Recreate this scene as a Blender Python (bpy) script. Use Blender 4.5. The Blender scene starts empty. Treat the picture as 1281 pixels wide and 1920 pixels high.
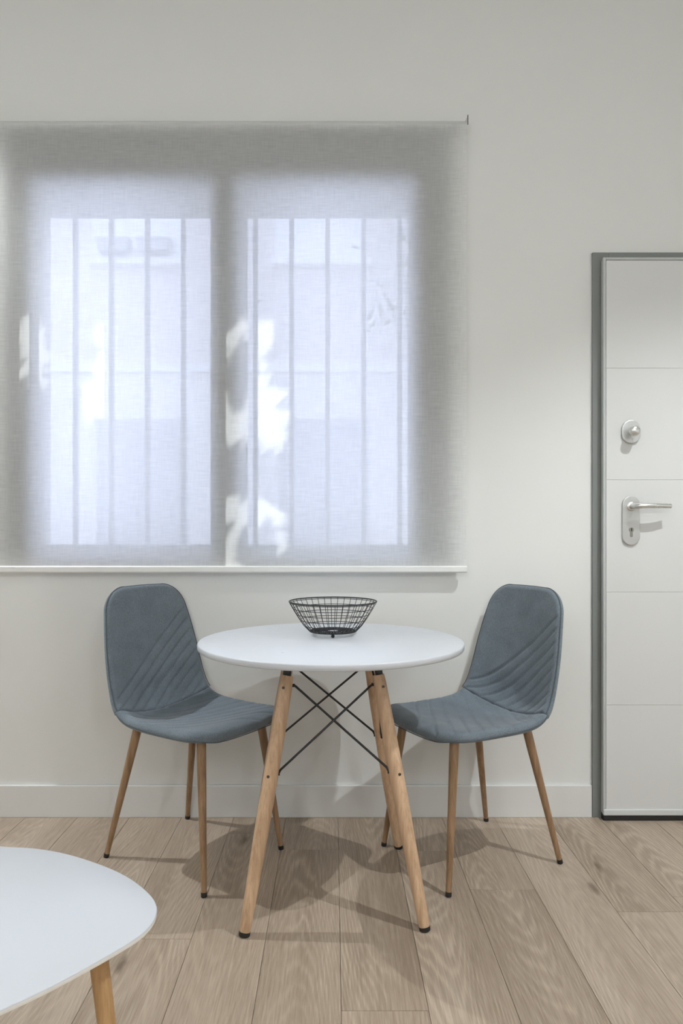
import bpy, bmesh, math, random
from mathutils import Vector, Matrix, noise
random.seed(7)
S = bpy.context.scene
C = S.collection
PI = math.pi

# ------------------------------------------------------------------ camera
cam_d = bpy.data.cameras.new('camera')
cam = bpy.data.objects.new('camera', cam_d); C.objects.link(cam)
cam.location = (0, 0, 1.07); cam.rotation_euler = (PI/2, 0, 0)
cam_d.sensor_fit = 'VERTICAL'; cam_d.sensor_height = 36; cam_d.sensor_width = 24
cam_d.lens = 24.0
cam_d.shift_x = (640.5-625)/1920; cam_d.shift_y = (1000-960)/1920
cam_d.clip_start = 0.02
S.camera = cam
# ------------------------------------------------------------------ world, sun, exposure
world = bpy.data.worlds.new('sky'); S.world = world; world.use_nodes = True
bg = world.node_tree.nodes['Background']
bg.inputs['Color'].default_value = (0.63, 0.715, 1.0, 1)
bg.inputs['Strength'].default_value = 9.8
SUNV = Vector((0.81, 1.0, 1.1))                 # towards the sun
sun_d = bpy.data.lights.new('sun', 'SUN'); sun_d.energy = 18; sun_d.angle = 0.004; sun_d.color = (1, .98, .95)
sun = bpy.data.objects.new('sun', sun_d); C.objects.link(sun)
sun.rotation_euler = SUNV.to_track_quat('Z', 'Y').to_euler(); sun.location = (6, 9, 14)
S.view_settings.view_transform = 'Standard'; S.view_settings.look = 'None'
S.view_settings.gamma = 1.0; S.view_settings.use_curve_mapping = False
S.view_settings.exposure = 0.06
cy = S.cycles
cy.use_adaptive_sampling = True; cy.adaptive_threshold = .06
cy.max_bounces = 8; cy.diffuse_bounces = 5; cy.glossy_bounces = 3; cy.transparent_max_bounces = 10; cy.sample_clamp_indirect = 8
cy.use_light_tree = False; cy.caustics_reflective = False; cy.caustics_refractive = False
L_LEFT, L_RIGHT, P_GLOBE, P_DISC = 37.0, 37.0, 43.0, 1.5   # watts: left and right downlights, added fill globes, added ceiling discs

# ------------------------------------------------------------------ material helpers
def rgb(r, g, b):
    f = lambda c: (c/255/12.92 if c/255 <= .04045 else ((c/255+.055)/1.055)**2.4)
    return (f(r), f(g), f(b), 1)
class NT:
    def __init__(s, name):
        s.m = bpy.data.materials.new(name); s.m.use_nodes = True
        s.t = s.m.node_tree; s.b = s.t.nodes['Principled BSDF']; s.out = s.t.nodes['Material Output']
    def n(s, typ, **kw):
        nd = s.t.nodes.new('ShaderNode'+typ)
        for k, v in kw.items():
            if k in nd.inputs.keys(): nd.inputs[k].default_value = v
            else: setattr(nd, k, v)
        return nd
    def l(s, a, b): s.t.links.new(a, b)
    def math(s, op, a, b=None, clamp=False):
        nd = s.t.nodes.new('ShaderNodeMath'); nd.operation = op; nd.use_clamp = clamp
        for i, v in enumerate((a, b)):
            if v is None: continue
            if isinstance(v, (int, float)): nd.inputs[i].default_value = v
            else: s.l(v, nd.inputs[i])
        return nd.outputs[0]
    def ramp(s, fac, stops):
        nd = s.t.nodes.new('ShaderNodeValToRGB'); e = nd.color_ramp.elements
        while len(e) < len(stops): e.new(0.5)
        for i, (p, c) in enumerate(stops): e[i].position = p; e[i].color = c
        s.l(fac, nd.inputs[0]); return nd.outputs[0]
    def mix(s, fac, a, b, mode='MIX'):
        nd = s.t.nodes.new('ShaderNodeMix'); nd.data_type = 'RGBA'; nd.blend_type = mode
        for sock, v in ((nd.inputs[0], fac), (nd.inputs[6], a), (nd.inputs[7], b)):
            if isinstance(v, (int, float, tuple)): sock.default_value = v
            else: s.l(v, sock)
        return nd.outputs[2]
    def bump(s, h, strength, dist):
        nd = s.n('Bump', Strength=strength, Distance=dist); s.l(h, nd.inputs['Height']); s.l(nd.outputs[0], s.b.inputs['Normal'])

def simple(name, col, rough=.5, metal=0, bump=None, spec=.5):
    k = NT(name); b = k.b
    b.inputs['Base Color'].default_value = col; b.inputs['Roughness'].default_value = rough
    b.inputs['Metallic'].default_value = metal; b.inputs['Specular IOR Level'].default_value = spec
    tc = k.n('TexCoord')
    nz = k.n('TexNoise', Scale=(bump or (30, .02))[0], Detail=3.0 if bump else 0.0); k.l(tc.outputs['Object'], nz.inputs['Vector'])
    if bump: k.bump(nz.outputs[0], bump[1], .002)
    r = k.math('MULTIPLY_ADD', nz.outputs[0], .06); k.t.nodes[-1].inputs[2].default_value = rough-.03
    k.l(r, b.inputs['Roughness'])
    return k.m

def wood(name, dark, light, rough=.5, sc=1.0):
    k = NT(name); tc = k.n('TexCoord'); oi = k.n('ObjectInfo')
    off = k.n('VectorMath', operation='SCALE'); k.l(oi.outputs['Random'], off.inputs['Scale']); off.inputs[0].default_value = (13, 7, 31)
    ad = k.n('VectorMath', operation='ADD'); k.l(tc.outputs['Object'], ad.inputs[0]); k.l(off.outputs[0], ad.inputs[1])
    mp = k.n('Mapping'); mp.inputs['Scale'].default_value = (60*sc, 60*sc, 3*sc); k.l(ad.outputs[0], mp.inputs['Vector'])
    n1 = k.n('TexNoise', Scale=1.0, Detail=5.0, Distortion=.4); k.l(mp.outputs[0], n1.inputs['Vector'])
    mp2 = k.n('Mapping'); mp2.inputs['Scale'].default_value = (260*sc, 260*sc, 12*sc); k.l(ad.outputs[0], mp2.inputs['Vector'])
    n2 = k.n('TexNoise', Scale=1.0, Detail=3.0); k.l(mp2.outputs[0], n2.inputs['Vector'])
    v = k.math('ADD', k.math('MULTIPLY', n1.outputs[0], .65), k.math('MULTIPLY', n2.outputs[0], .35))
    k.l(k.ramp(v, [(.36, dark), (.62, light)]), k.b.inputs['Base Color'])
    k.b.inputs['Roughness'].default_value = rough
    k.bump(v, .12, .001)
    return k.m

M = {}
M['wall'] = simple('white_wall_paint', (.77, .77, .755, 1), .75)
M['ceiling'] = simple('white_ceiling_paint', (.90, .90, .89, 1), .8)
M['trim'] = simple('white_satin_trim', (.74, .735, .725, 1), .42)
M['table_white'] = simple('white_satin_laminate', (.595, .615, .655, 1), .30)
M['coffee_white'] = simple('white_matt_lacquer', (.55, .568, .605, 1), .34)
M['edge'] = simple('cream_table_edge', (.80, .77, .72, 1), .45)
M['black'] = simple('black_painted_steel', (.012, .012, .013, 1), .4)
M['rubber'] = simple('black_plastic', (.016, .015, .015, 1), .55)
M['steel'] = simple('brushed_steel', (.72, .72, .70, 1), .28, 1.0)
M['steel_plate'] = simple('satin_nickel_plate', (.60, .60, .595, 1), .38, .8)
M['screw'] = simple('dark_screw', (.10, .085, .075, 1), .35, .8)
M['lockcyl'] = simple('brass_grey_lock', (.34, .33, .30, 1), .35, .8)
M['dark_hole'] = simple('keyhole_black', (.01, .01, .01, 1), .7)
M['door'] = simple('white_lacquered_door', (.68, .68, .675, 1), .38)
M['door_frame'] = simple('grey_steel_frame', (.22, .23, .222, 1), .5)
M['door_edge'] = simple('grey_door_profile', (.50, .52, .51, 1), .4)
M['alu'] = simple('pale_aluminium', (.72, .75, .77, 1), .35, .3)
M['upvc'] = simple('anthracite_window_frame', (.10, .105, .11, 1), .45)
M['sill'] = simple('white_sill_stone', (.74, .74, .73, 1), .4)
M['bar_iron'] = simple('grey_painted_iron', (.50, .52, .56, 1), .5)
M['handle_dark'] = simple('bronze_window_handle', (.10, .08, .06, 1), .4, .5)
M['bracket'] = simple('dark_bracket', (.07, .07, .065, 1), .5)
M['bar_white'] = simple('white_blind_bar', (.82, .82, .81, 1), .4)
M['blind_roll'] = simple('grey_rolled_fabric', (.60, .60, .59, 1), .9, bump=(200, .2), spec=.2)
M['leg_table'] = wood('beech_wood', (.45, .285, .172, 1), (.66, .455, .295, 1), .42, 1.0)
M['leg_chair'] = wood('oak_look_steel', (.215, .125, .065, 1), (.375, .23, .13, 1), .42, 1.0)
M['leg_coffee'] = wood('golden_oak', (.40, .225, .095, 1), (.56, .345, .165, 1), .45, 1.0)

def fabric_chair():
    k = NT('grey_blue_woven_upholstery'); tc = k.n('TexCoord')
    n1 = k.n('TexNoise', Scale=420.0, Detail=2.0); k.l(tc.outputs['Object'], n1.inputs['Vector'])
    mp = k.n('Mapping'); mp.inputs['Scale'].default_value = (300, 1100, 110); k.l(tc.outputs['Object'], mp.inputs['Vector'])
    n2 = k.n('TexNoise', Scale=1.0, Detail=2.0); k.l(mp.outputs[0], n2.inputs['Vector'])
    n3 = k.n('TexNoise', Scale=14.0, Detail=3.0); k.l(tc.outputs['Object'], n3.inputs['Vector'])
    v = k.math('ADD', k.math('MULTIPLY', n1.outputs[0], .45), k.math('ADD', k.math('MULTIPLY', n2.outputs[0], .35), k.math('MULTIPLY', n3.outputs[0], .2)))
    k.l(k.ramp(v, [(.35, (.098, .122, .146, 1)), (.65, (.215, .253, .290, 1))]), k.b.inputs['Base Color'])
    k.b.inputs['Roughness'].default_value = .9; k.b.inputs['Specular IOR Level'].default_value = .2
    k.b.inputs['Sheen Weight'].default_value = .25; k.b.inputs['Sheen Roughness'].default_value = .5
    k.bump(v, .5, .0012)
    return k.m
M['fabric'] = fabric_chair()
M['piping'] = simple('dark_grey_piping', (.10, .122, .138, 1), .9, bump=(300, .3), spec=.2)

def floor_mat():
    k = NT('greige_oak_plank'); tc = k.n('TexCoord'); oi = k.n('ObjectInfo')
    off = k.n('VectorMath', operation='SCALE'); k.l(oi.outputs['Random'], off.inputs['Scale']); off.inputs[0].default_value = (37, 91, 53)
    ad = k.n('VectorMath', operation='ADD'); k.l(tc.outputs['Object'], ad.inputs[0]); k.l(off.outputs[0], ad.inputs[1])
    def nz(sc, det, dist=0, rough=.5):
        mp = k.n('Mapping'); mp.inputs['Scale'].default_value = sc; k.l(ad.outputs[0], mp.inputs['Vector'])
        n = k.n('TexNoise', Scale=1.0, Detail=det, Distortion=dist, Roughness=rough); k.l(mp.outputs[0], n.inputs['Vector']); return n.outputs[0]
    jit = nz((150, 5, 1), 3.0, 0, .6)
    sep = k.n('SeparateXYZ'); k.l(tc.outputs['Object'], sep.inputs[0])
    r2 = k.math('FRACT', k.math('MULTIPLY', oi.outputs['Random'], 17.31)); r3 = k.math('FRACT', k.math('MULTIPLY', oi.outputs['Random'], 41.77))
    dx = k.math('SUBTRACT', sep.outputs[0], k.math('MULTIPLY', k.math('SUBTRACT', r3, .5), .11))
    sgn = k.math('SUBTRACT', k.math('MULTIPLY', k.math('GREATER_THAN', r2, .5), 2.0), 1.0)
    ph = k.math('ADD', k.math('MULTIPLY', k.math('MULTIPLY', sep.outputs[1], sgn), 11.0), k.math('MULTIPLY', k.math('MULTIPLY', dx, dx), 620.0))
    ph = k.math('ADD', ph, k.math('MULTIPLY', nz((7, 1.1, 1), 2.0, .2, .45), 9.0))
    ph = k.math('ADD', ph, k.math('MULTIPLY', jit, .9))
    rings = k.math('SINE', k.math('MULTIPLY', ph, 6.2832))
    rings = k.math('MULTIPLY_ADD', rings, .5); k.t.nodes[-1].inputs[2].default_value = .5
    rings = k.math('POWER', rings, 2.2)
    rings = k.math('MULTIPLY', rings, k.ramp(nz((6, .7, 1), 2.0), [(.38, (.05, .05, .05, 1)), (.62, (1, 1, 1, 1))]))
    amp = nz((3.0, .8, 1), 2.0)
    fib = nz((230, 7, 1), 5.0, 0, .7)
    fine = nz((620, 22, 1), 2.0)
    tone = nz((9, .55, 1), 3.0)
    vor = k.n('TexVoronoi', voronoi_dimensions='2D', Scale=1.0, Randomness=1.0); mp = k.n('Mapping'); mp.inputs['Scale'].default_value = (3.4, 1.15, 1); k.l(ad.outputs[0], mp.inputs['Vector'])
    wob = nz((60, 30, 1), 2.0)
    k.l(mp.outputs[0], vor.inputs['Vector'])
    kd = k.math('ADD', vor.outputs['Distance'], k.math('MULTIPLY', k.math('SUBTRACT', wob, .5), .05))
    knot = k.ramp(kd, [(.012, (1, 1, 1, 1)), (.052, (0, 0, 0, 1))])
    sepc = k.n('SeparateColor'); k.l(vor.outputs['Color'], sepc.inputs[0]); keep = k.math('GREATER_THAN', sepc.outputs[0], .45)
    knot = k.math('MULTIPLY', knot, keep)
    halo = k.ramp(kd, [(.02, (1, 1, 1, 1)), (.17, (0, 0, 0, 1))])
    v = k.math('MULTIPLY', rings, k.math('MULTIPLY', fib, .26))
    v = k.math('ADD', v, k.math('MULTIPLY', fib, .44))
    v = k.math('ADD', v, k.math('MULTIPLY', fine, .14))
    v = k.math('ADD', v, k.math('MULTIPLY', tone, .30))
    v = k.math('ADD', v, k.math('MULTIPLY', k.math('SUBTRACT', oi.outputs['Random'], .5), .10))
    col = k.ramp(v, [(.32, (.275, .207, .152, 1)), (.50, (.425, .338, .263, 1)), (.70, (.555, .458, .370, 1))])
    col = k.mix(k.math('MULTIPLY', k.math('MULTIPLY', halo, keep), .20), col, (.20, .14, .095, 1))
    col = k.mix(k.math('MULTIPLY', knot, .62), col, (.085, .055, .036, 1))
    k.l(col, k.b.inputs['Base Color'])
    k.b.inputs['Roughness'].default_value = .46; k.b.inputs['Specular IOR Level'].default_value = .42
    k.bump(fib, .10, .001)
    return k.m
M['floor'] = floor_mat()
M['subfloor'] = simple('dark_floor_joint', (.26, .205, .16, 1), .8)

def glass_mat():
    k = NT('window_glass'); k.t.nodes.remove(k.b)
    tr = k.n('BsdfTransparent'); tr.inputs[0].default_value = (.93, .95, .95, 1)
    gl = k.n('BsdfGlossy', Roughness=.02); fr = k.n('Fresnel', IOR=1.45)
    mx = k.n('MixShader'); k.l(k.math('MULTIPLY', fr.outputs[0], .8), mx.inputs[0]); k.l(tr.outputs[0], mx.inputs[1]); k.l(gl.outputs[0], mx.inputs[2])
    k.l(mx.outputs[0], k.out.inputs[0]); return k.m
M['glass'] = glass_mat()

def blind_mat():
    k = NT('grey_screen_fabric'); k.t.nodes.remove(k.b); tc = k.n('TexCoord')
    def nz(sc, det):
        mp = k.n('Mapping'); mp.inputs['Scale'].default_value = sc; k.l(tc.outputs['Object'], mp.inputs['Vector'])
        n = k.n('TexNoise', Scale=1.0, Detail=det); k.l(mp.outputs[0], n.inputs['Vector']); return n.outputs[0]
    w = k.math('ADD', k.math('MULTIPLY', nz((16, 1, 280), 3.0), .6), k.math('MULTIPLY', nz((280, 1, 16), 3.0), .4))
    col = k.ramp(w, [(.38, (.79, .79, .78, 1)), (.62, (.99, .99, .98, 1))])
    df = k.n('BsdfDiffuse'); k.l(col, df.inputs[0])
    tl = k.n('BsdfTranslucent'); tl.inputs[0].default_value = (.93, .94, .95, 1)
    tr = k.n('BsdfTransparent')
    m1 = k.n('MixShader'); m1.inputs[0].default_value = .55; k.l(df.outputs[0], m1.inputs[1]); k.l(tl.outputs[0], m1.inputs[2])
    m2 = k.n('MixShader'); k.l(m1.outputs[0], m2.inputs[1]); k.l(tr.outputs[0], m2.inputs[2])
    op = k.math('MULTIPLY_ADD', w, -.11); k.t.nodes[-1].inputs[2].default_value = .120
    k.l(op, m2.inputs[0])
    k.l(m2.outputs[0], k.out.inputs[0]); return k.m
M['blind'] = blind_mat()

def facade_brick():
    k = NT('pale_brick_facade'); tc = k.n('TexCoord')
    mp = k.n('Mapping'); mp.inputs['Rotation'].default_value = (PI/2, 0, 0); k.l(tc.outputs['Object'], mp.inputs['Vector'])
    br = k.n('TexBrick', Scale=1.0); br.inputs['Color1'].default_value = (.66, .58, .55, 1); br.inputs['Color2'].default_value = (.70, .63, .60, 1)
    br.inputs['Mortar'].default_value = (.74, .71, .69, 1); br.inputs['Brick Width'].default_value = .25; br.inputs['Row Height'].default_value = .07; br.inputs['Mortar Size'].default_value = .01
    k.l(mp.outputs[0], br.inputs['Vector']); k.l(br.outputs[0], k.b.inputs['Base Color']); k.b.inputs['Roughness'].default_value = .9
    return k.m
M['brick'] = facade_brick()
M['plaster'] = simple('cream_street_plaster', (.80, .77, .74, 1), .9, bump=(4, .1))
M['grey_door'] = simple('grey_street_door', (.42, .42, .43, 1), .6)
M['street_white'] = simple('white_street_paint', (.85, .85, .85, 1), .6)
M['street'] = simple('pale_paving', (.42, .40, .38, 1), .9, bump=(6, .2))
M['leaf'] = simple('green_leaf', (.10, .16, .05, 1), .5)
M['bark'] = simple('brown_bark', (.14, .10, .07, 1), .9, bump=(20, .6))

def emit(name, col, s):
    k = NT(name); k.b.inputs['Base Color'].default_value = (.9, .9, .9, 1)
    k.b.inputs['Emission Color'].default_value = col; k.b.inputs['Emission Strength'].default_value = s; return k.m
M['globe'] = emit('fill_opal_globe', (.93, .985, 1, 1), P_GLOBE/1.42)
M['lens'] = emit('lit_lamp_lens', (1, .95, .88, 1), 6.0)
M['lens'].cycles.emission_sampling = 'NONE'

# ------------------------------------------------------------------ mesh helpers
class MB:
    def __init__(s): s.v = []; s.f = []; s.mi = []
    def add(s, vs, fs, mi=0):
        o = len(s.v); s.v += [tuple(v) for v in vs]; s.f += [tuple(i+o for i in f) for f in fs]; s.mi += [mi]*len(fs); return s
    def box(s, x0, x1, y0, y1, z0, z1, mi=0):
        return s.add([(x, y, z) for x in (x0, x1) for y in (y0, y1) for z in (z0, z1)],
                     [(0, 1, 3, 2), (4, 6, 7, 5), (0, 4, 5, 1), (2, 3, 7, 6), (0, 2, 6, 4), (1, 5, 7, 3)], mi)
    def tube(s, pts, rads, n=12, cap=True, mi=0, closed=False):
        pts = [Vector(p) for p in pts]; N = len(pts)
        if isinstance(rads, (int, float)): rads = [rads]*N
        vs = []; up = None
        for i, p in enumerate(pts):
            if closed: t = pts[(i+1) % N]-pts[i-1]
            else: t = pts[min(i+1, N-1)]-pts[max(i-1, 0)]
            t.normalize()
            if up is None:
                a = Vector((0, 0, 1)) if abs(t.z) < .9 else Vector((1, 0, 0)); up = (a-t*a.dot(t)).normalized()
            else: up = (up-t*up.dot(t)).normalized()
            sd = t.cross(up)
            for j in range(n):
                a = 2*PI*j/n; vs.append(p+(up*math.cos(a)+sd*math.sin(a))*rads[i])
        fs = []
        for i in range(N if closed else N-1):
            for j in range(n):
                a = i*n+j; b = i*n+(j+1) % n; i2 = (i+1) % N
                fs.append((a, b, i2*n+(j+1) % n, i2*n+j))
        if cap and not closed: fs += [tuple(range(n))[::-1], tuple((N-1)*n+j for j in range(n))]
        return s.add(vs, fs, mi)
    def lathe(s, prof, n=48, cx=0, cy=0, mi=0):          # prof: (r, z) from bottom axis to top axis
        vs = []; fs = []
        for r, z in prof:
            for j in range(n): a = 2*PI*j/n; vs.append((cx+r*math.cos(a), cy+r*math.sin(a), z))
        for i in range(len(prof)-1):
            for j in range(n): fs.append((i*n+j, i*n+(j+1) % n, (i+1)*n+(j+1) % n, (i+1)*n+j))
        fs.append(tuple(range(n))[::-1]); fs.append(tuple((len(prof)-1)*n+j for j in range(n)))
        return s.add(vs, fs, mi)
    def prism(s, poly, axis, a0, a1, mi=0):              # polygon (u, w) extruded along axis
        n = len(poly)
        def P(u, w, a): return {'y': (u, a, w), 'z': (u, w, a), 'x': (a, u, w)}[axis]
        vs = [P(u, w, a0) for u, w in poly]+[P(u, w, a1) for u, w in poly]
        fs = [tuple(range(n)), tuple(range(2*n-1, n-1, -1))]+[(i, i+n, (i+1) % n+n, (i+1) % n) for i in range(n)]
        return s.add(vs, fs, mi)
    def build(s, name, mats, parent=None, smooth=False, bevel=None, fix=True):
        me = bpy.data.meshes.new(name); me.from_pydata(s.v, [], s.f)
        if not isinstance(mats, (list, tuple)): mats = [mats]
        for m in mats: me.materials.append(m)
        for p, i in zip(me.polygons, s.mi): p.material_index = i
        if fix or bevel:
            bm = bmesh.new(); bm.from_mesh(me)
            if fix: bmesh.ops.recalc_face_normals(bm, faces=bm.faces)
            if bevel:
                ed = [e for e in bm.edges if len(e.link_faces) == 2 and e.calc_face_angle(0) > .6]
                bmesh.ops.bevel(bm, geom=ed, offset=bevel[0], segments=bevel[1], affect='EDGES', profile=.6)
            bm.to_mesh(me); bm.free()
        if smooth:
            for p in me.polygons: p.use_smooth = True
            me.set_sharp_from_angle(angle=.75)
        o = bpy.data.objects.new(name, me); C.objects.link(o)
        if parent: o.parent = parent
        return o
def thing(name, label, cat, loc=(0, 0, 0), rz=0, group=None):
    o = bpy.data.objects.new(name, None); C.objects.link(o); o.location = loc; o.rotation_euler = (0, 0, rz); o.empty_display_size = .1
    tag(o, label, cat, group); return o
def tag(o, label, cat, group=None):
    o['label'] = label; o['category'] = cat
    if group: o['group'] = group
def struct(o, label, cat): o['kind'] = 'structure'; o['label'] = label; o['category'] = cat; return o
def setting(name, label, cat):
    o = bpy.data.objects.new(name, None); C.objects.link(o); return struct(o, label, cat)
def rrect(x0, x1, z0, z1, r, n=8):
    pts = []
    for cx, cz, a0 in ((x1-r, z1-r, 0), (x0+r, z1-r, 90), (x0+r, z0+r, 180), (x1-r, z0+r, 270)):
        for i in range(n+1):
            a = math.radians(a0+90*i/n); pts.append((cx+r*math.cos(a), cz+r*math.sin(a)))
    return pts

# ------------------------------------------------------------------ room shell
YW = 2.582; YO = 3.05                       # inner and outer face of the window wall
XL, XR, YB, ZC = -2.75, 2.45, -3.2, 3.10
OX0, OX1, OZ0, OZ1 = -1.240, .438, .955, 2.605       # window opening
YM = 2.80                                   # inner recess is wider than the outer opening
QX0, QX1, QZ0, QZ1 = -1.263, .334, 1.022, 2.476
def wall_with_hole():
    b = MB()
    for x0, x1, z0, z1, y0, y1 in ((OX0, OX1, OZ0, OZ1, YW, YM), (QX0, QX1, QZ0, QZ1, YM, YO)):
        b.box(XL-.2, x0, y0, y1, -.1, ZC+.2); b.box(x1, XR+.2, y0, y1, -.1, ZC+.2)
        b.box(x0, x1, y0, y1, -.1, z0); b.box(x0, x1, y0, y1, z1, ZC+.2)
    return b
struct(wall_with_hole().build('wall_window', M['wall'], fix=False), 'white painted wall around the window and behind the chairs', 'wall')
struct(MB().box(XL-.2, XL, YB-.2, YW, -.1, ZC+.2).build('wall_left', M['wall']), 'white painted side wall left of the room', 'wall')
struct(MB().box(XR, XR+.2, YB-.2, YW, -.1, ZC+.2).build('wall_right', M['wall']), 'white painted side wall right of the door', 'wall')
struct(MB().box(XL, XR, YB-.2, YB, -.1, ZC+.2).build('wall_rear', M['wall']), 'white painted wall behind the viewer', 'wall')
struct(MB().box(XL, XR, YB, YW, ZC, ZC+.2).build('ceiling', M['ceiling']), 'plain white ceiling above the room', 'ceiling')
# floor: every plank its own piece
floor = struct(MB().box(XL, XR, YB, YW, -.10, -.008).build('floor', M['subfloor']), 'greige oak plank floor running towards the window wall', 'floor')
PW, PL = .1963, 1.38
pmesh = {}
def plank(x0, y0, y1, w):
    key = (round(w, 3), round(y1-y0, 2))
    if key not in pmesh:
        g = .0002; gx = .0005; L = key[1]
        o = MB().box(-w/2+gx, w/2-gx, -L/2+g, L/2-g, -.008, 0).build('plank', M['floor'], floor, bevel=(.0005, 1))
        pmesh[key] = o.data
    else:
        o = bpy.data.objects.new('plank', pmesh[key]); C.objects.link(o); o.parent = floor
    o.location = (x0+w/2, (y0+y1)/2, 0)
X_SEAM = .018
k0 = math.ceil((XL-X_SEAM)/PW); k1 = int((XR-X_SEAM)//PW)
OFF = {0: 1.53, -1: 2.31, 1: .92, 2: 2.05, 3: 1.20, 4: .55, 5: 2.01, -2: 1.05, -3: 1.80, -4: 2.25, -5: 1.30}
edges = [XL]+[X_SEAM+PW*k for k in range(k0, k1+1)]+[XR]
for i in range(len(edges)-1):
    k = k0-1+i; a, b_ = edges[i], edges[i+1]
    if b_-a < .01: continue
    j = OFF.get(k, random.uniform(.3, 1.6))
    cuts = []; y = j
    while y > YB: cuts.append(y); y -= PL
    y = j+PL
    while y < YW: cuts.append(y); y += PL
    cuts = [c for c in sorted(cuts) if YB+.05 < c < YW-.03]
    ys = [YB]+cuts+[YW]
    for q in range(len(ys)-1): plank(a, ys[q], ys[q+1], b_-a)
# baseboards
def baseboard(name, x0, x1, y0, y1, label):
    return struct(MB().box(x0, x1, y0, y1, .0005, .120).build(name, M['trim'], bevel=(.0018, 2)), label, 'baseboard')
baseboard('baseboard_window', XL, .974, YW-.013, YW, 'white flat baseboard under the window wall')
baseboard('baseboard_left', XL, XL+.013, YB, YW-.02, 'white flat baseboard along the left side wall')
baseboard('baseboard_right', XR-.013, XR, YB, YW-.02, 'white flat baseboard along the right side wall')

# ------------------------------------------------------------------ window in its recess
win = setting('window_1', 'two-leaf grey window with a shutter box behind the blind', 'window')
YG = 2.625
def ring(b, x0, x1, z0, z1, t, y0, y1, tl=None, tr=None, tb=None, tt=None):
    tl = tl or t; tr = tr or t; tb = tb or t; tt = tt or t
    b.box(x0, x0+tl, y0, y1, z0, z1); b.box(x1-tr, x1, y0, y1, z0, z1)
    b.box(x0+tl, x1-tr, y0, y1, z0, z0+tb); b.box(x0+tl, x1-tr, y0, y1, z1-tt, z1); return b
FZ1 = 2.475
ring(MB(), OX0, OX1, OZ0, FZ1, .04, YG-.02, YG+.04, tb=.015, tt=.02).build('window_frame', M['upvc'], win, bevel=(.003, 2))
MB().box(OX0, OX1, YG-.03, YM-.002, FZ1, OZ1).build('shutter_box', M['upvc'], win, bevel=(.004, 2))
PX = [(-1.118, -.468), (-.350, .288)]; PZ = (.990, 2.385)
sx = [(OX0+.04, -.424), (-.420, OX1-.04)]
for (px0, px1), (s0, s1) in zip(PX, sx):
    sash = ring(MB(), s0, s1, OZ0+.015, FZ1-.02, .07, YG-.025, YG+.02, tl=px0-s0, tr=s1-px1, tb=PZ[0]-OZ0-.015, tt=FZ1-.02-PZ[1]).build('sash', M['upvc'], win, bevel=(.004, 2))
    MB().box(px0-.004, px1+.004, YG-.004, YG+.004, PZ[0]-.004, PZ[1]+.004).build('pane', M['glass'], sash)
MB().box(-.466, -.378, YG+.022, YO-.03, QZ0, QZ1).build('mullion', M['upvc'], win, bevel=(.004, 1))
hd = MB(); hd.box(-.452, -.428, YG-.031, YG-.024, 1.60, 1.70); hd.tube([(-.44, YG-.03, 1.67), (-.44, YG-.048, 1.67)], .009, 10)
hd.tube([(-.44, YG-.048, 1.68), (-.441, YG-.050, 1.62), (-.442, YG-.049, 1.565)], [.011, .011, .008], 10)
hd.build('window_handle', M['handle_dark'], win, smooth=True)
MB().box(OX0, OX1, YW+.003, YG-.027, OZ0, OZ0+.006).build('window_sill', M['sill'], win, bevel=(.002, 1))
YBAR = 3.08
grille = thing('window_grille', 'grey iron security bars outside the window', 'window grille', (0, YBAR, 0))
for k in range(12):
    x = (142+67.5*(k-1)-625)*YBAR/1280
    if QX0-.05 < x < QX1+.05:
        MB().box(x-.011, x+.011, -.011, .011, QZ0-.08, QZ1+.08).build('bar', M['bar_iron'], grille, bevel=(.002, 1))
for z in (QZ0-.06, QZ1+.04): MB().box(QX0-.06, QX1+.06, .0112, .018, z, z+.02).build('rail', M['bar_iron'], grille)

# ------------------------------------------------------------------ outside: street, building opposite, tree
struct(MB().box(-14, 16, YO, 7.5, -.35, -.25).build('ground', M['street'], fix=True), 'pale paved street outside the window', 'street')
bld = thing('apartment_building', 'pale brick apartment building across the street seen through the blind', 'building', (0, 7.5, -.25))
def bz(y): return 1.32+(1000-y)*7.5/1280
def bxx(x): return (x-625)*7.5/1280
zc = bz(692)
b = MB(); b.box(-9, 9, .0, .3, 0, zc)
b.build('plaster_wall', M['plaster'], bld); MB().box(-9, 9, 0, .3, zc, 6.2).build('brick_wall', M['brick'], bld)
MB().box(-9, 9, -.05, 0, zc-.04, zc+.05).build('string_course', M['street_white'], bld, bevel=(.008, 1))
for k in range(-3, 4):
    xa = bxx(183)+k*2.0; xb = xa+.98
    d = MB().box(xa, xb, -.03, 0, 0, bz(785)).build('street_door', M['grey_door'], bld, bevel=(.01, 1))
    for q in range(2): MB().box(xa+.06+q*.46, xa+.46+q*.46, -.045, -.03, .12, bz(785)-.12).build('door_panel', M['grey_door'], d, bevel=(.01, 1))
    w = ring(MB(), xa-.05, xb-.02, bz(490), bz(490)+1.3, .09, -.04, 0).build('window', M['street_white'], bld, bevel=(.006, 1))
    MB().box(xa+.04, xb-.11, -.025, 0, bz(490)+.09, bz(490)+1.21).build('pane', M['street_white'], w)
    MB().box(xa-.1, xb+.03, -.12, 0, bz(490)-.07, bz(490)).build('sill', M['street_white'], w, bevel=(.006, 1))
    if k in (0, -2, 2):
        for q in range(2):
            MB().prism([(xa+.07+q*.44, bz(482)), (xa+.36+q*.44, bz(482)), (xa+.40+q*.44, bz(458)), (xa+.03+q*.44, bz(458))], 'y', -.2, -.04).build('planter_box', M['grey_door'], w)
tree = thing('street_tree', 'leafy green tree overhanging the street outside the window', 'tree', (3.6, 5.6, -.25))
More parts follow.
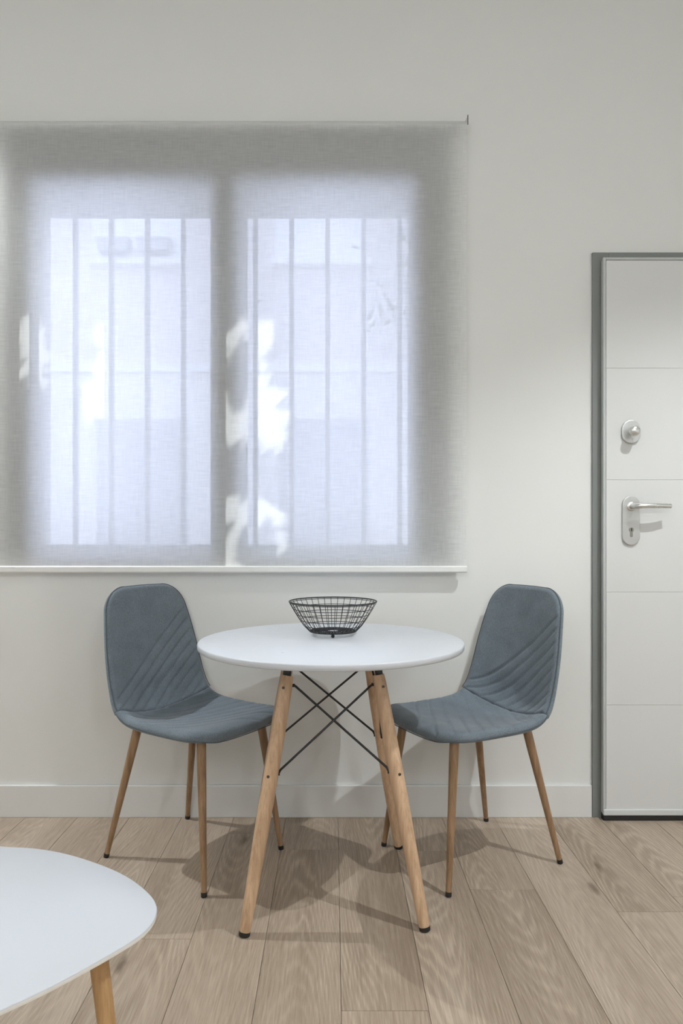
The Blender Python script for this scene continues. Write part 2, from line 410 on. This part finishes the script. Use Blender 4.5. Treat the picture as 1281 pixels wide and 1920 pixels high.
tk = MB(); tk.tube([(0, 0, 0), (.03, .02, 1.2), (-.1, 0, 2.4), (-.3, -.05, 3.8), (-.5, .1, 4.9), (-.6, .1, 5.8)], [.17, .14, .12, .10, .07, .03], 12)
tk.build('trunk', M['bark'], tree, smooth=True)
br_ = MB(); br_.tube([(-.25, 0, 3.4), (-1.0, -.5, 3.85), (-2.1, -.85, 3.95), (-2.75, -1.0, 3.65), (-3.2, -1.1, 3.0)], [.07, .05, .03, .014, .005], 8)
br_.build('branch', M['bark'], tree, smooth=True)
def leaf(mb, p, size, nrm, spin):
    q = nrm.to_track_quat('Z', 'Y').to_matrix() @ Matrix.Rotation(spin, 3, 'Z')
    a, w = size, size*.42
    pts = [(-a*.5, 0, 0), (-a*.1, w*.5, .08*a), (a*.5, 0, -.05*a), (-a*.1, -w*.5, .08*a)]
    mb.add([p+q @ Vector(v) for v in pts], [(0, 1, 2), (0, 2, 3)])
def rnd_n(): return Vector((random.gauss(0, 1), random.gauss(0, 1), random.gauss(0, 1))).normalized()
cr = MB(); TO = Vector((3.6, 5.6, -.25)); cnt = 0
def open_gap(X, Z):
    g = noise.noise(Vector((X*9+3, Z*8-4*X, 1.3)))+.5*noise.noise(Vector((X*22, Z*17-6*X, 4.1)))
    if -.47 < X < -.30 and .90 < Z < 1.93: return g > .16
    if -.30 <= X < -.18 and .90 < Z < 1.87: return g > -.04
    if -1.17 < X < -1.08 and 1.62 < Z < 1.9: return g > -.1
    if -.93 < X < -.76 and 1.50 < Z < 1.86: return g > .15
    return False
for i in range(15000):
    u = rnd_n()*(random.random()**.4)
    p = Vector((1.95+u.x*1.75, 5.55+u.y*.85, 4.95+u.z*1.25))
    t = (p.y-2.540)/SUNV.y
    gx, gz = p.x-t*SUNV.x, p.z-t*SUNV.z
    if any(open_gap(gx+ex, gz+ez) for ex, ez in ((0, 0), (.028, 0), (-.028, 0), (0, .03), (0, -.03))): continue
    leaf(cr, p-TO, random.uniform(.09, .14), (rnd_n()+SUNV.normalized()*.9).normalized(), random.uniform(0, 6.28))
for i in range(170):                          # hanging twig in front of the right pane
    s = random.random(); a = Vector((.95, 4.62, 3.42)); e = Vector((.33, 4.5, 2.45))
    p = a.lerp(e, s)+Vector((random.gauss(0, .11), random.gauss(0, .1), random.gauss(0, .10)))
    leaf(cr, p-TO, random.uniform(.05, .085), rnd_n(), random.uniform(0, 6.28))
crown = cr.build('crown', M['leaf'], tree, fix=False); crown['kind'] = 'stuff'

# ------------------------------------------------------------------ roller blind
YBL = 2.540; BX0, BX1 = -1.286, .496
blind = thing('roller_blind', 'grey translucent roller blind hanging over the window', 'blind', ((BX0+BX1)/2, YBL, .924))
hw = (BX1-BX0)/2; BT = 2.613-.924
fb = MB(); NX, NZ = 24, 24
vs = []; fs = []
for iz in range(NZ+1):
    for ix in range(NX+1):
        x = -hw+2*hw*ix/NX; z = .018+(BT-.0375)*iz/NZ
        y = .0012*math.sin(x*5+z*1.3)*math.sin(PI*iz/NZ)
        vs.append((x, y, z))
for iz in range(NZ):
    for ix in range(NX): a = iz*(NX+1)+ix; fs.append((a, a+1, a+NX+2, a+NX+1))
fb.add(vs, fs); fab = fb.build('blind_fabric', M['blind'], blind, smooth=True, fix=False)
MB().tube([(-hw, .0196, BT-.0195), (hw, .0196, BT-.0195)], .0188, 28).build('roller_tube', M['blind_roll'], blind, smooth=True)
bp = [(-.010, .004), (-.007, 0), (.007, 0), (.010, .004), (.010, .021), (.006, .025), (-.006, .025), (-.010, .021)]
MB().prism(bp, 'x', -hw, hw).build('bottom_bar', M['bar_white'], blind)
for s in (-1, 1):
    MB().prism(rrect(.001, .0415, BT-.042, BT+.006, .008, 4), 'x', s*hw+(.0006 if s > 0 else -.0046), s*hw+(.0046 if s > 0 else -.0006)).build('end_bracket', M['bar_white'], blind)
    MB().box(s*(hw+.0048)-.0012, s*(hw+.0048)+.0012, -.004, .002, BT-.022, BT+.012).build('bracket_clip', M['bracket'], blind)

# ------------------------------------------------------------------ entrance door
door = setting('door_1', 'white panelled entrance door with steel lever handle in a grey frame', 'door')
fx0, fx1, fz = .977, 1.93, 2.129
f = MB(); f.box(fx0, fx0+.06, YW-.010, YW, .0005, fz); f.box(fx1-.06, fx1, YW-.010, YW, .0005, fz); f.box(fx0+.06, fx1-.06, YW-.010, YW, fz-.06, fz)
f.build('door_frame', M['door_frame'], door, bevel=(.0015, 1))
lx0, lx1, lz = 1.006, 1.90, 2.098; yf = 2.545
core = MB().box(lx0+.004, lx1-.004, yf+.005, YW-.0105, .022, lz-.003).build('door_leaf', M['door'], door)
zs = [.042, .430, .851, 1.269, 1.686, lz-.010]
for i in range(5):
    MB().box(lx0+.012, lx1-.012, yf, yf+.008, zs[i]+.0003, zs[i+1]-.0003).build('door_panel', M['door'], core, bevel=(.0010, 2))
e = MB(); e.box(lx0, lx0+.010, yf-.003, yf+.012, .03, lz); e.box(lx1-.010, lx1, yf-.003, yf+.012, .03, lz); e.box(lx0+.010, lx1-.010, yf-.003, yf+.012, lz-.009, lz)
e.build('edge_profile', M['door_edge'], core, bevel=(.001, 1))
MB().box(lx0+.001, lx1-.001, yf-.006, yf+.012, .020, .0425).build('kick_strip', M['alu'], core, bevel=(.003, 2))
MB().box(lx0+.001, lx1-.001, yf-.004, yf+.02, .0008, .020).build('door_sweep', M['rubber'], core)
pl = MB().prism(rrect(1.076, 1.141, 1.026, 1.209, .0322, 12), 'y', yf-.008, yf+.001).build('handle_plate', M['steel_plate'], door, bevel=(.0025, 2))
MB().prism([(1.1085+.0088*math.cos(a), 1.083+.0088*math.sin(a)) for a in [math.radians(d) for d in range(-60, 241, 20)]]+[(1.1035, 1.058), (1.1085, 1.0555), (1.1135, 1.058)], 'y', yf-.0095, yf-.006).build('lock_cylinder', M['lockcyl'], pl)
MB().box(1.107, 1.110, yf-.0105, yf-.009, 1.078, 1.089).build('keyhole', M['dark_hole'], pl)
lv = MB(); Y1 = yf-.052
lv.tube([(1.108, yf-.006, 1.170), (1.108, yf-.035, 1.170), (1.111, Y1+.005, 1.170), (1.122, Y1-.002, 1.170), (1.150, Y1-.004, 1.1705), (1.20, Y1-.001, 1.1705), (1.235, Y1+.006, 1.170)], [.0105, .0098, .0098, .0098, .0095, .0092, .0088], 16)
lv.lathe([(.016, 0), (.016, .006), (.012, .008)], 20)
for i in range(len(lv.v)-60, len(lv.v)):
    x, y, z = lv.v[i]; lv.v[i] = (1.108+x, yf-.008-z, 1.170+y)
lv.build('lever_handle', M['steel'], pl, smooth=True)
ro = MB().prism(rrect(1.074, 1.143, 1.404, 1.491, .0342, 14), 'y', yf-.009, yf+.001).build('lock_rosette', M['steel_plate'], door, bevel=(.003, 2))
kb = MB(); kb.lathe([(.0085, 0), (.0085, .018), (.012, .021), (.0185, .027), (.0205, .034), (.0185, .041), (.012, .046), (.004, .0475)], 28)
kb.v = [(1.1055+x, yf-.009-z, 1.446+y) for x, y, z in kb.v]
kb.build('lock_knob', M['steel'], ro, smooth=True)

# ------------------------------------------------------------------ chairs
def cr1(vals, s):                               # Catmull-Rom through a list
    n = len(vals)-1; i = min(int(s), n-1); t = s-i
    p0 = vals[max(i-1, 0)]; p1 = vals[i]; p2 = vals[i+1]; p3 = vals[min(i+2, n)]
    return .5*((2*p1)+(p2-p0)*t+(2*p0-5*p1+4*p2-p3)*t*t+(3*p1-p0-3*p2+p3)*t**3)
PROF = [  # centre f, centre z, edge f, edge z, half width
 (.246, .450, .228, .450, .205), (.205, .462, .200, .462, .207), (.13, .452, .13, .461, .209), (.04, .441, .04, .463, .211),
 (-.05, .433, -.05, .468, .213), (-.130, .434, -.108, .480, .213), (-.183, .464, -.143, .507, .211), (-.210, .520, -.165, .547, .208),
 (-.219, .595, -.184, .605, .205), (-.234, .675, -.203, .680, .199), (-.247, .755, -.222, .757, .188), (-.258, .825, -.240, .824, .176), (-.268, .886, -.252, .880, .172)]
NP = len(PROF)-1
dense = []; acc = 0
for i in range(481):
    s = NP*i/480; fc = cr1([p[0] for p in PROF], s); z = cr1([p[1] for p in PROF], s)
    if dense: acc += math.hypot(fc-dense[-1][1], z-dense[-1][2])
    dense.append((acc, fc, z, s))
LTOT = acc
def s_of(a):
    a = max(0, min(LTOT, a)); lo, hi = 0, 480
    while hi-lo > 1:
        m = (lo+hi)//2
        if dense[m][0] <= a: lo = m
        else: hi = m
    d = dense[hi][0]-dense[lo][0]
    return dense[lo][3]+(dense[hi][3]-dense[lo][3])*((a-dense[lo][0])/d if d > 0 else 0)
A_SEAM = [d[0] for d in dense if d[3] >= 5.75][0]
RF, RT = .085, .082
def width(a):
    W = cr1([p[4] for p in PROF], s_of(a))
    if a < RF: return W-RF+math.sqrt(max(0, RF*RF-(RF-a)**2))
    if LTOT-a < RT: return W-RT+math.sqrt(max(0, RT*RT-(RT-LTOT+a)**2))
    return W
def mid(a, l):
    s = s_of(a); g = [cr1([p[k] for p in PROF], s) for k in range(5)]
    t = min(1, abs(l)/g[4]); k = t**2.0
    return Vector((g[0]+(g[2]-g[0])*k, l, g[1]+(g[3]-g[1])*k))
def sdf(a, l):
    W = cr1([p[4] for p in PROF], s_of(a)); d = 9
    for e, R in ((a, RF), (LTOT-a, RT)):
        q1 = R-(W-abs(l)); q2 = R-e
        if q1 > 0 and q2 > 0: d = min(d, R-math.hypot(q1, q2))
        else: d = min(d, W-abs(l), e)
    return max(0, d)
def quilt(a, l):
    if a > A_SEAM:
        q = (a-A_SEAM)-.80*(l+.20)-.25*(l+.05)**2; sp, lim = .047, .085
        if q > lim: return 0
    else:
        q = (A_SEAM-a)-.62*(l+.20)+.02; sp, lim = .056, 9
        if q > .30: return 0
    m = (q/sp) % 1; d = min(m, 1-m)*sp
    return math.exp(-(d/.0045)**2)
def shell_part(a0, a1, na, nl, name, parent, seat):
    vs = []; top = {}; bot = {}; mb = MB()
    def normal(a, l):
        e = .004
        da = mid(min(LTOT, a+e), l)-mid(max(0, a-e), l); dl = mid(a, l+e)-mid(a, l-e)
        return dl.cross(da).normalized() if True else None
    for i in range(na+1):
        tt = i/na
        if seat: tt = tt**1.35                               # finer towards the front edge
        else: tt = 1-(1-tt)**1.35
        a = a0+(a1-a0)*tt; w = width(a)
        for j in range(nl+1):
            u = -1+2*j/nl; u = math.sin(u*PI/2)*.55+u*.45
            l = w*u; d = sdf(a, l); p = mid(a, l); n = normal(a, l)
            if n.z*(1 if seat else 0)+n.x*(0 if seat else 1) < 0: n = -n
            blend = min(1, max(0, (a-A_SEAM+.1)/.2))
            T = .019*(1-blend)+.0135*blend; R = .021*(1-blend)+.016*blend
            h = T*math.sqrt(max(0, 1-max(0, 1-d/R)**2))
            sm = math.exp(-((a-A_SEAM)/.005)**2)*.006
            g = quilt(a, l)*(.0058 if a > A_SEAM else .0046)*min(1, d/.02)
            wr = .0010*noise.noise(Vector((l*22, a*22, .5)))
            edge = (i == 0 and a0 < 1e-6) or (i == na and a1 > LTOT-1e-6) or j in (0, nl)
            ct = p+n*(h+ (0 if edge else -sm-g+wr*min(1, d/.02)))
            top[i, j] = len(vs); vs.append(ct)
            if edge: bot[i, j] = top[i, j]
            else: bot[i, j] = len(vs); vs.append(p-n*(h*(.8 if seat else 1)))
    fs = []
    for i in range(na):
        for j in range(nl):
            fs.append((top[i, j], top[i, j+1], top[i+1, j+1], top[i+1, j]))
            q = (bot[i, j], bot[i+1, j], bot[i+1, j+1], bot[i, j+1])
            if len(set(q)) == 4 : fs.append(q)
    i = na if seat else 0                                    # close the cut at the seam
    for j in range(nl):
        q = [top[i, j], top[i, j+1], bot[i, j+1], bot[i, j]]; q2 = []
        for x in q:
            if x not in q2: q2.append(x)
        if len(q2) > 2: fs.append(tuple(q2))
    mb.add(vs, fs); o = mb.build(name, M['fabric'], parent, smooth=False)
    for p in o.data.polygons: p.use_smooth = True
    return o
def make_chair(label, loc, rz):
    t = thing('dining_chair', label, 'chair', loc, rz, 'upholstered dining chairs at the round table')
    seat = shell_part(0, A_SEAM, 80, 84, 'seat', t, True)
    back = shell_part(A_SEAM, LTOT, 92, 84, 'backrest', t, False)
    # welt that follows the rim of each cushion
    for part, lo, hi, nm in ((back, A_SEAM+.004, LTOT, 'b'), (seat, 0, A_SEAM-.004, 's')):
        pts = []
        def rim(a, sgn):
            w = width(a); p = mid(a, sgn*w)
            e = .004; da = mid(min(LTOT, a+e), sgn*w*.98)-mid(max(0, a-e), sgn*w*.98); n = Vector((0, 1, 0)).cross(da).normalized()
            if nm == 'b' and n.x < 0 or nm == 's' and n.z < 0: n = -n
            return p+(n*.0045 if nm == 'b' else -n*.006)
        N = 60
        if nm == 'b':
            As = [lo+(hi-lo)*(1-(1-i/N)**2) for i in range(N+1)]
            L_ = [rim(a, -1) for a in As]; R_ = [rim(a, 1) for a in As]
            W = width(hi); midp = [mid(hi, W*(-1+2*i/16))+Vector((.0045, 0, 0)) for i in range(1, 16)]
            pts = L_+midp+R_[::-1]
        else:
            As = [lo+(hi-lo)*(i/N)**2 for i in range(N+1)]
            L_ = [rim(a, -1) for a in As]; R_ = [rim(a, 1) for a in As]
            W = width(0); midp = [mid(0, W*(1-2*i/16))-Vector((0, 0, .006)) for i in range(1, 16)]
            pts = R_[::-1]+midp+L_
        MB().tube(pts, .0017, 6).build('piping', M['piping'], part, smooth=True)
    # underside plate
    sp = MB().prism(rrect(-.06, .11, -.08, .08, .03, 5), 'z', .420, .434).build('under_plate', M['rubber'], t)
    FX, FY = .221, .182
    for fx, fy, tx, ty in ((FX, FY, .168, .140), (FX, -FY, .168, -.140), (-FX, FY, -.132, .128), (-FX, -FY, -.132, -.128)):
        a = Vector((fx, fy, .012)); bt = Vector((tx, ty, .436 if tx > 0 else .432)); d = bt-a
        lg = MB().tube([a, a+d*.5, a+d*.85, bt], [.0085, .0118, .0142, .0146], 20).build('leg', M['leg_chair'], t, smooth=True)
        c = MB(); c.tube([a-d*.028, a-d*.024, a+d*.004], [.0078, .0092, .0092], 18)
        c.build('foot_cap', M['rubber'], lg, smooth=True)
    return t
make_chair('grey upholstered dining chair on the left, its back nearest the blind and coffee table', (-.463, 2.284, 0), math.radians(-33.8))
make_chair('grey upholstered dining chair on the right, its back towards the white door', (.454, 2.275, 0), math.radians(207.1))

# ------------------------------------------------------------------ round table
HT = .748
tb = thing('dining_table', 'round white dining table with splayed beech legs and black wire braces', 'table', (-.007, 2.069, 0), math.radians(2.9))
R = .398
MB().lathe([(R-.012, HT-.0190), (R-.003, HT-.0180), (R-.0005, HT-.0155), (R, HT-.0030), (R-.0007, HT-.0012), (R-.0030, HT)], 160).build('table_top', M['table_white'], tb, smooth=True)
top_in = .129; ft = .241; ZL = .667
legs = []
for sx_, sy_ in ((-1, -1), (1, -1), (1, 1), (-1, 1)):
    a = Vector((sx_*ft, sy_*ft, .010)); bt = Vector((sx_*top_in, sy_*top_in, ZL)); d = bt-a
    legs.append((a, d))
    lg = MB().tube([a, a+d*.02, a+d*.25, a+d*.5, a+d*.75, a+d*.97, bt], [.0145, .0155, .0185, .0205, .0205, .0185, .0170], 24).build('leg', M['leg_table'], tb, smooth=True)
    MB().tube([a-d*.0148, a-d*.012, a+d*.002], [.0135, .0152, .0152], 20).build('foot_pad', M['rubber'], lg, smooth=True)
    ang = math.atan2(sy_, sx_)
    out = Vector((math.cos(ang), math.sin(ang), 0)); sd = Vector((-out.y, out.x, 0))
    br = MB(); u = bt-d*.10; v = bt+Vector((-sx_*.006, -sy_*.006, HT-.0191-ZL))
    for tv in (1,):
        q = []
        for pt in (u, v):
            for so, ss in ((-.002, -.012), (.002, -.012), (.002, .012), (-.002, .012)): q.append(pt+out*so*2+sd*ss)
        br.add(q, [(0, 1, 2, 3), (4, 7, 6, 5), (0, 4, 5, 1), (1, 5, 6, 2), (2, 6, 7, 3), (3, 7, 4, 0)])
    br.build('leg_bracket', M['black'], tb)
    for tz in (.955, .60):
        c0 = a+d*tz; rr = .0185 if tz > .9 else .0207
        for dirv in (Vector((sx_*.35, sy_*.94, 0)).normalized(),):
            MB().tube([c0+dirv*(rr-.003), c0+dirv*(rr+.0012)], .0042, 12).build('screw', M['screw'], lg, smooth=True)
fr = MB()
for s in (-1, 1):
    x = .147; p0 = Vector((-x*s, -x, HT-.0225)); p1 = Vector((x*s, x, HT-.0225)); dd = (p1-p0).normalized(); nn = Vector((-dd.y, dd.x, 0))*.012
    q = [p0-nn, p0+nn, p1+nn, p1-nn]
    fr.add([v+Vector((0, 0, -.003-.0002*s)) for v in q]+[v+Vector((0, 0, .0033)) for v in q], [(0, 1, 2, 3), (7, 6, 5, 4), (0, 4, 5, 1), (1, 5, 6, 2), (2, 6, 7, 3), (3, 7, 4, 0)])
fr.build('top_plate', M['black'], tb)
def on_leg(i, z): a, d = legs[i]; return a+d*((z-a.z)/d.z)
for i in range(4):
    j = (i+1) % 4
    pi, pj = legs[i][0], legs[j][0]; e = (Vector((pj.x-pi.x, pj.y-pi.y, 0))).normalized()
    inn = Vector((-(pi.x+pj.x), -(pi.y+pj.y), 0)).normalized()
    for (A, B, sg, off) in ((i, j, 1, .003), (j, i, -1, -.003)):
        hi = on_leg(A, .640); lo = on_leg(B, .405)
        h0 = hi+e*sg*.012; h1 = hi+e*sg*.026+inn*off+Vector((0, 0, -.002)); l0 = lo-e*sg*.014; l1 = lo-e*sg*.026+inn*off+Vector((0, 0, .012))
        rod = MB(); rod.tube([h0, h0+e*sg*.009, h1, l1, l0-e*sg*.007+Vector((0, 0, .002)), l0], .0034, 8)
        rod.tube([h0+e*sg*.002, h0+e*sg*.013], .0048, 10); rod.tube([l0-e*sg*.010, l0+e*sg*.002], .0048, 10)
        rod.build('brace_rod', M['black'], tb, smooth=True)

# ------------------------------------------------------------------ wire basket
bk = thing('wire_basket', 'black wire fruit basket standing empty on the round table', 'basket', (-.001, 2.172, HT), .13)
def prof(z):                                   # radius of the bowl at height z above the table
    t = (z-.012)/.094; return .074+(.139-.074)*(t**.80)
def hoop(r, z, wr, name, n=56):
    MB().tube([(r*math.cos(2*PI*i/n), r*math.sin(2*PI*i/n), z) for i in range(n)], wr, 6, closed=True).build(name, M['black'], bk, smooth=True)
hoop(.139, .106, .0022, 'rim'); hoop(.1345, .1015, .0011, 'hoop')
for z in (.084, .066, .048, .030): hoop(prof(z), z, .0011, 'hoop')
hoop(.074, .012, .0019, 'base_ring')
for r in (.063, .052, .041, .030, .018): hoop(r, .0125, .0010, 'hoop')
for k in range(38):
    a = 2*PI*k/38; c, s = math.cos(a), math.sin(a)
    pts = [((prof(z)+.0012)*c, (prof(z)+.0012)*s, z) for z in (.012, .03, .055, .08, .106)]
    pts = [((.018 if k % 2 == 0 else .041)*c, (.018 if k % 2 == 0 else .041)*s, .0135)]+pts
    MB().tube(pts, .0010, 5).build('wire', M['black'], bk, smooth=True)
for k in range(3):
    a = -PI/2-.13+2*PI*k/3; x, y = .070*math.cos(a), .070*math.sin(a)
    MB().lathe([(.0015, 0), (.0045, .0012), (.006, .005), (.0045, .0095), (.002, .0115)], 14, x, y).build('ball_foot', M['black'], bk, smooth=True)

# ------------------------------------------------------------------ coffee table
ZT = .42
vis = [(-.693, 1.419), (-.632, 1.413), (-.566, 1.396), (-.497, 1.364), (-.426, 1.321), (-.372, 1.277), (-.327, 1.226), (-.306, 1.187), (-.301, 1.148), (-.311, 1.106), (-.340, 1.062), (-.366, 1.028), (-.399, .987), (-.427, .957), (-.455, .930)]
cxy = Vector((-.75, 1.10)); ax = math.radians(12)
th0 = math.atan2(vis[0][1]-cxy.y, vis[0][0]-cxy.x); th1 = math.atan2(vis[-1][1]-cxy.y, vis[-1][0]-cxy.x)+2*PI
ctl = list(vis[::-1])
for i in range(1, 24):
    th = th0+(th1-th0)*i/24; q = th-ax; r = .3801+.0581*math.cos(3*q)+.0111*math.cos(6*q)
    ctl.append((cxy.x+r*math.cos(th), cxy.y+r*math.sin(th)))
n = len(ctl); poly = []
for i in range(n):
    p0, p1, p2, p3 = [Vector(ctl[(i+k) % n]) for k in (-1, 0, 1, 2)]
    for q in range(5):
        t = q/5; poly.append(.5*((2*p1)+(p2-p0)*t+(2*p0-5*p1+4*p2-p3)*t*t+(3*p1-p0-3*p2+p3)*t**3))
for it in range(3): poly = [(poly[i-1]+poly[i]*2+poly[(i+1) % len(poly)])/4 for i in range(len(poly))]
ct = thing('coffee_table', 'low white coffee table with a rounded triangular top and golden oak legs', 'table', (cxy.x, cxy.y, 0))
b = MB(); N = len(poly); lv_ = [(0, .0145), (.0, .002), (.0008, .0006), (.0025, 0)]
vs = []
for inset, dz in [(.006, .0105), (.001, .0085), (.0, .0025), (.0006, .0008), (.002, 0)]:
    for p in poly:
        q = p-cxy; q = q*(1-inset/q.length); vs.append((q.x, q.y, ZT-dz))
fs = [tuple(range(N)), tuple(4*N+i for i in range(N))]
mi = [1, 0]
for k in range(4):
    for i in range(N): fs.append((k*N+i, k*N+(i+1) % N, (k+1)*N+(i+1) % N, (k+1)*N+i)); mi.append(1 if k < 2 else 0)
b.v = vs; b.f = fs; b.mi = mi
b.build('table_top', [M['coffee_white'], M['edge']], ct, smooth=True)
for k in range(3):
    rot = Matrix.Rotation(2*PI*k/3, 3, 'Z')
    tp = rot @ Vector((.372, -.008, ZT-.0107)); fo = rot @ Vector((.435, -.035, .0)); d = tp-fo
    lg = MB().tube([fo+d*.006, fo+d*.3, fo+d*.9, tp], [.0105, .0125, .0148, .0150], 24).build('leg', M['leg_coffee'], ct, smooth=True)
    MB().tube([fo, fo+d*.006], [.0095, .0105], 16).build('foot_cap', M['rubber'], lg, smooth=True)

# ------------------------------------------------------------------ ceiling lamps and added fill lamps
def downlight(x, y, watts, label, rad=.014, cone=104, blend=.55):
    t = thing('recessed_downlight', label, 'ceiling light', (x, y, ZC), 0, 'recessed ceiling downlights')
    MB().lathe([(.055, -.006), (.058, -.004), (.058, 0), (.04, 0), (.038, -.004)], 32).build('trim_ring', M['trim'], t, smooth=True)
    MB().lathe([(.036, -.0075), (.036, -.0062)], 28).build('lens', M['lens'], t)
    d = bpy.data.lights.new('downlight_lamp', 'SPOT'); d.energy = watts*4; d.shadow_soft_size = rad; d.spot_size = math.radians(cone); d.spot_blend = blend; d.color = (.93, .985, 1)
    o = bpy.data.objects.new('downlight_lamp', d); C.objects.link(o); o.parent = t; o.location = (0, 0, -.04)
downlight(-1.9, 2.42, L_LEFT, 'recessed downlight in the ceiling left of the window')
downlight(1.5, 1.2, L_RIGHT, 'recessed downlight in the ceiling in front of the door')
def fill(x, y, z, label):  # unseen glowing globe, added to even out the light on the walls
    t = thing('fill_globe', label, 'pendant lamp', (x, y, z), 0, 'added white globe pendant lamps behind the viewer')
    MB().tube([(0, 0, .2), (0, 0, ZC-z-.02)], .003, 8).build('cord', M['black'], t)
    MB().lathe([(.05, ZC-z-.02), (.052, ZC-z-.016), (.052, ZC-z)], 24).build('ceiling_rose', M['trim'], t, smooth=True)
    n = 16; MB().lathe([(max(.002, .19*math.sin(PI*i/n)), -.19*math.cos(PI*i/n)) for i in range(n+1)], 32).build('glass_globe', M['globe'], t, smooth=True)
    MB().lathe([(.03, .185), (.03, .215), (.01, .22)], 20).build('socket_cap', M['black'], t, smooth=True)
fill(-1.5, -1.9, 2.45, 'added white globe pendant behind the viewer, left one')
fill(1.3, -1.9, 2.45, 'added white globe pendant behind the viewer, right one')
def fill_disc(x, y, label):  # unseen ceiling disc, added for more overhead light on the floor
    t = thing('fill_ceiling_disc', label, 'ceiling light', (x, y, ZC), 0, 'added ceiling fill discs')
    MB().lathe([(.20, -.03), (.215, -.025), (.22, -.012), (.22, 0)], 40).build('housing', M['trim'], t, smooth=True)
    MB().lathe([(.195, -.0315), (.195, -.0301)], 40).build('diffuser', M['lens'], t)
    d = bpy.data.lights.new('fill_disc_lamp', 'AREA'); d.shape = 'DISK'; d.size = .38; d.energy = P_DISC; d.color = (.93, .985, 1)
    o = bpy.data.objects.new('fill_disc_lamp', d); C.objects.link(o); o.parent = t; o.location = (0, 0, -.036)
fill_disc(-.75, .1, 'added ceiling fill disc above the coffee table')
fill_disc(.8, .1, 'added ceiling fill disc above the open floor')
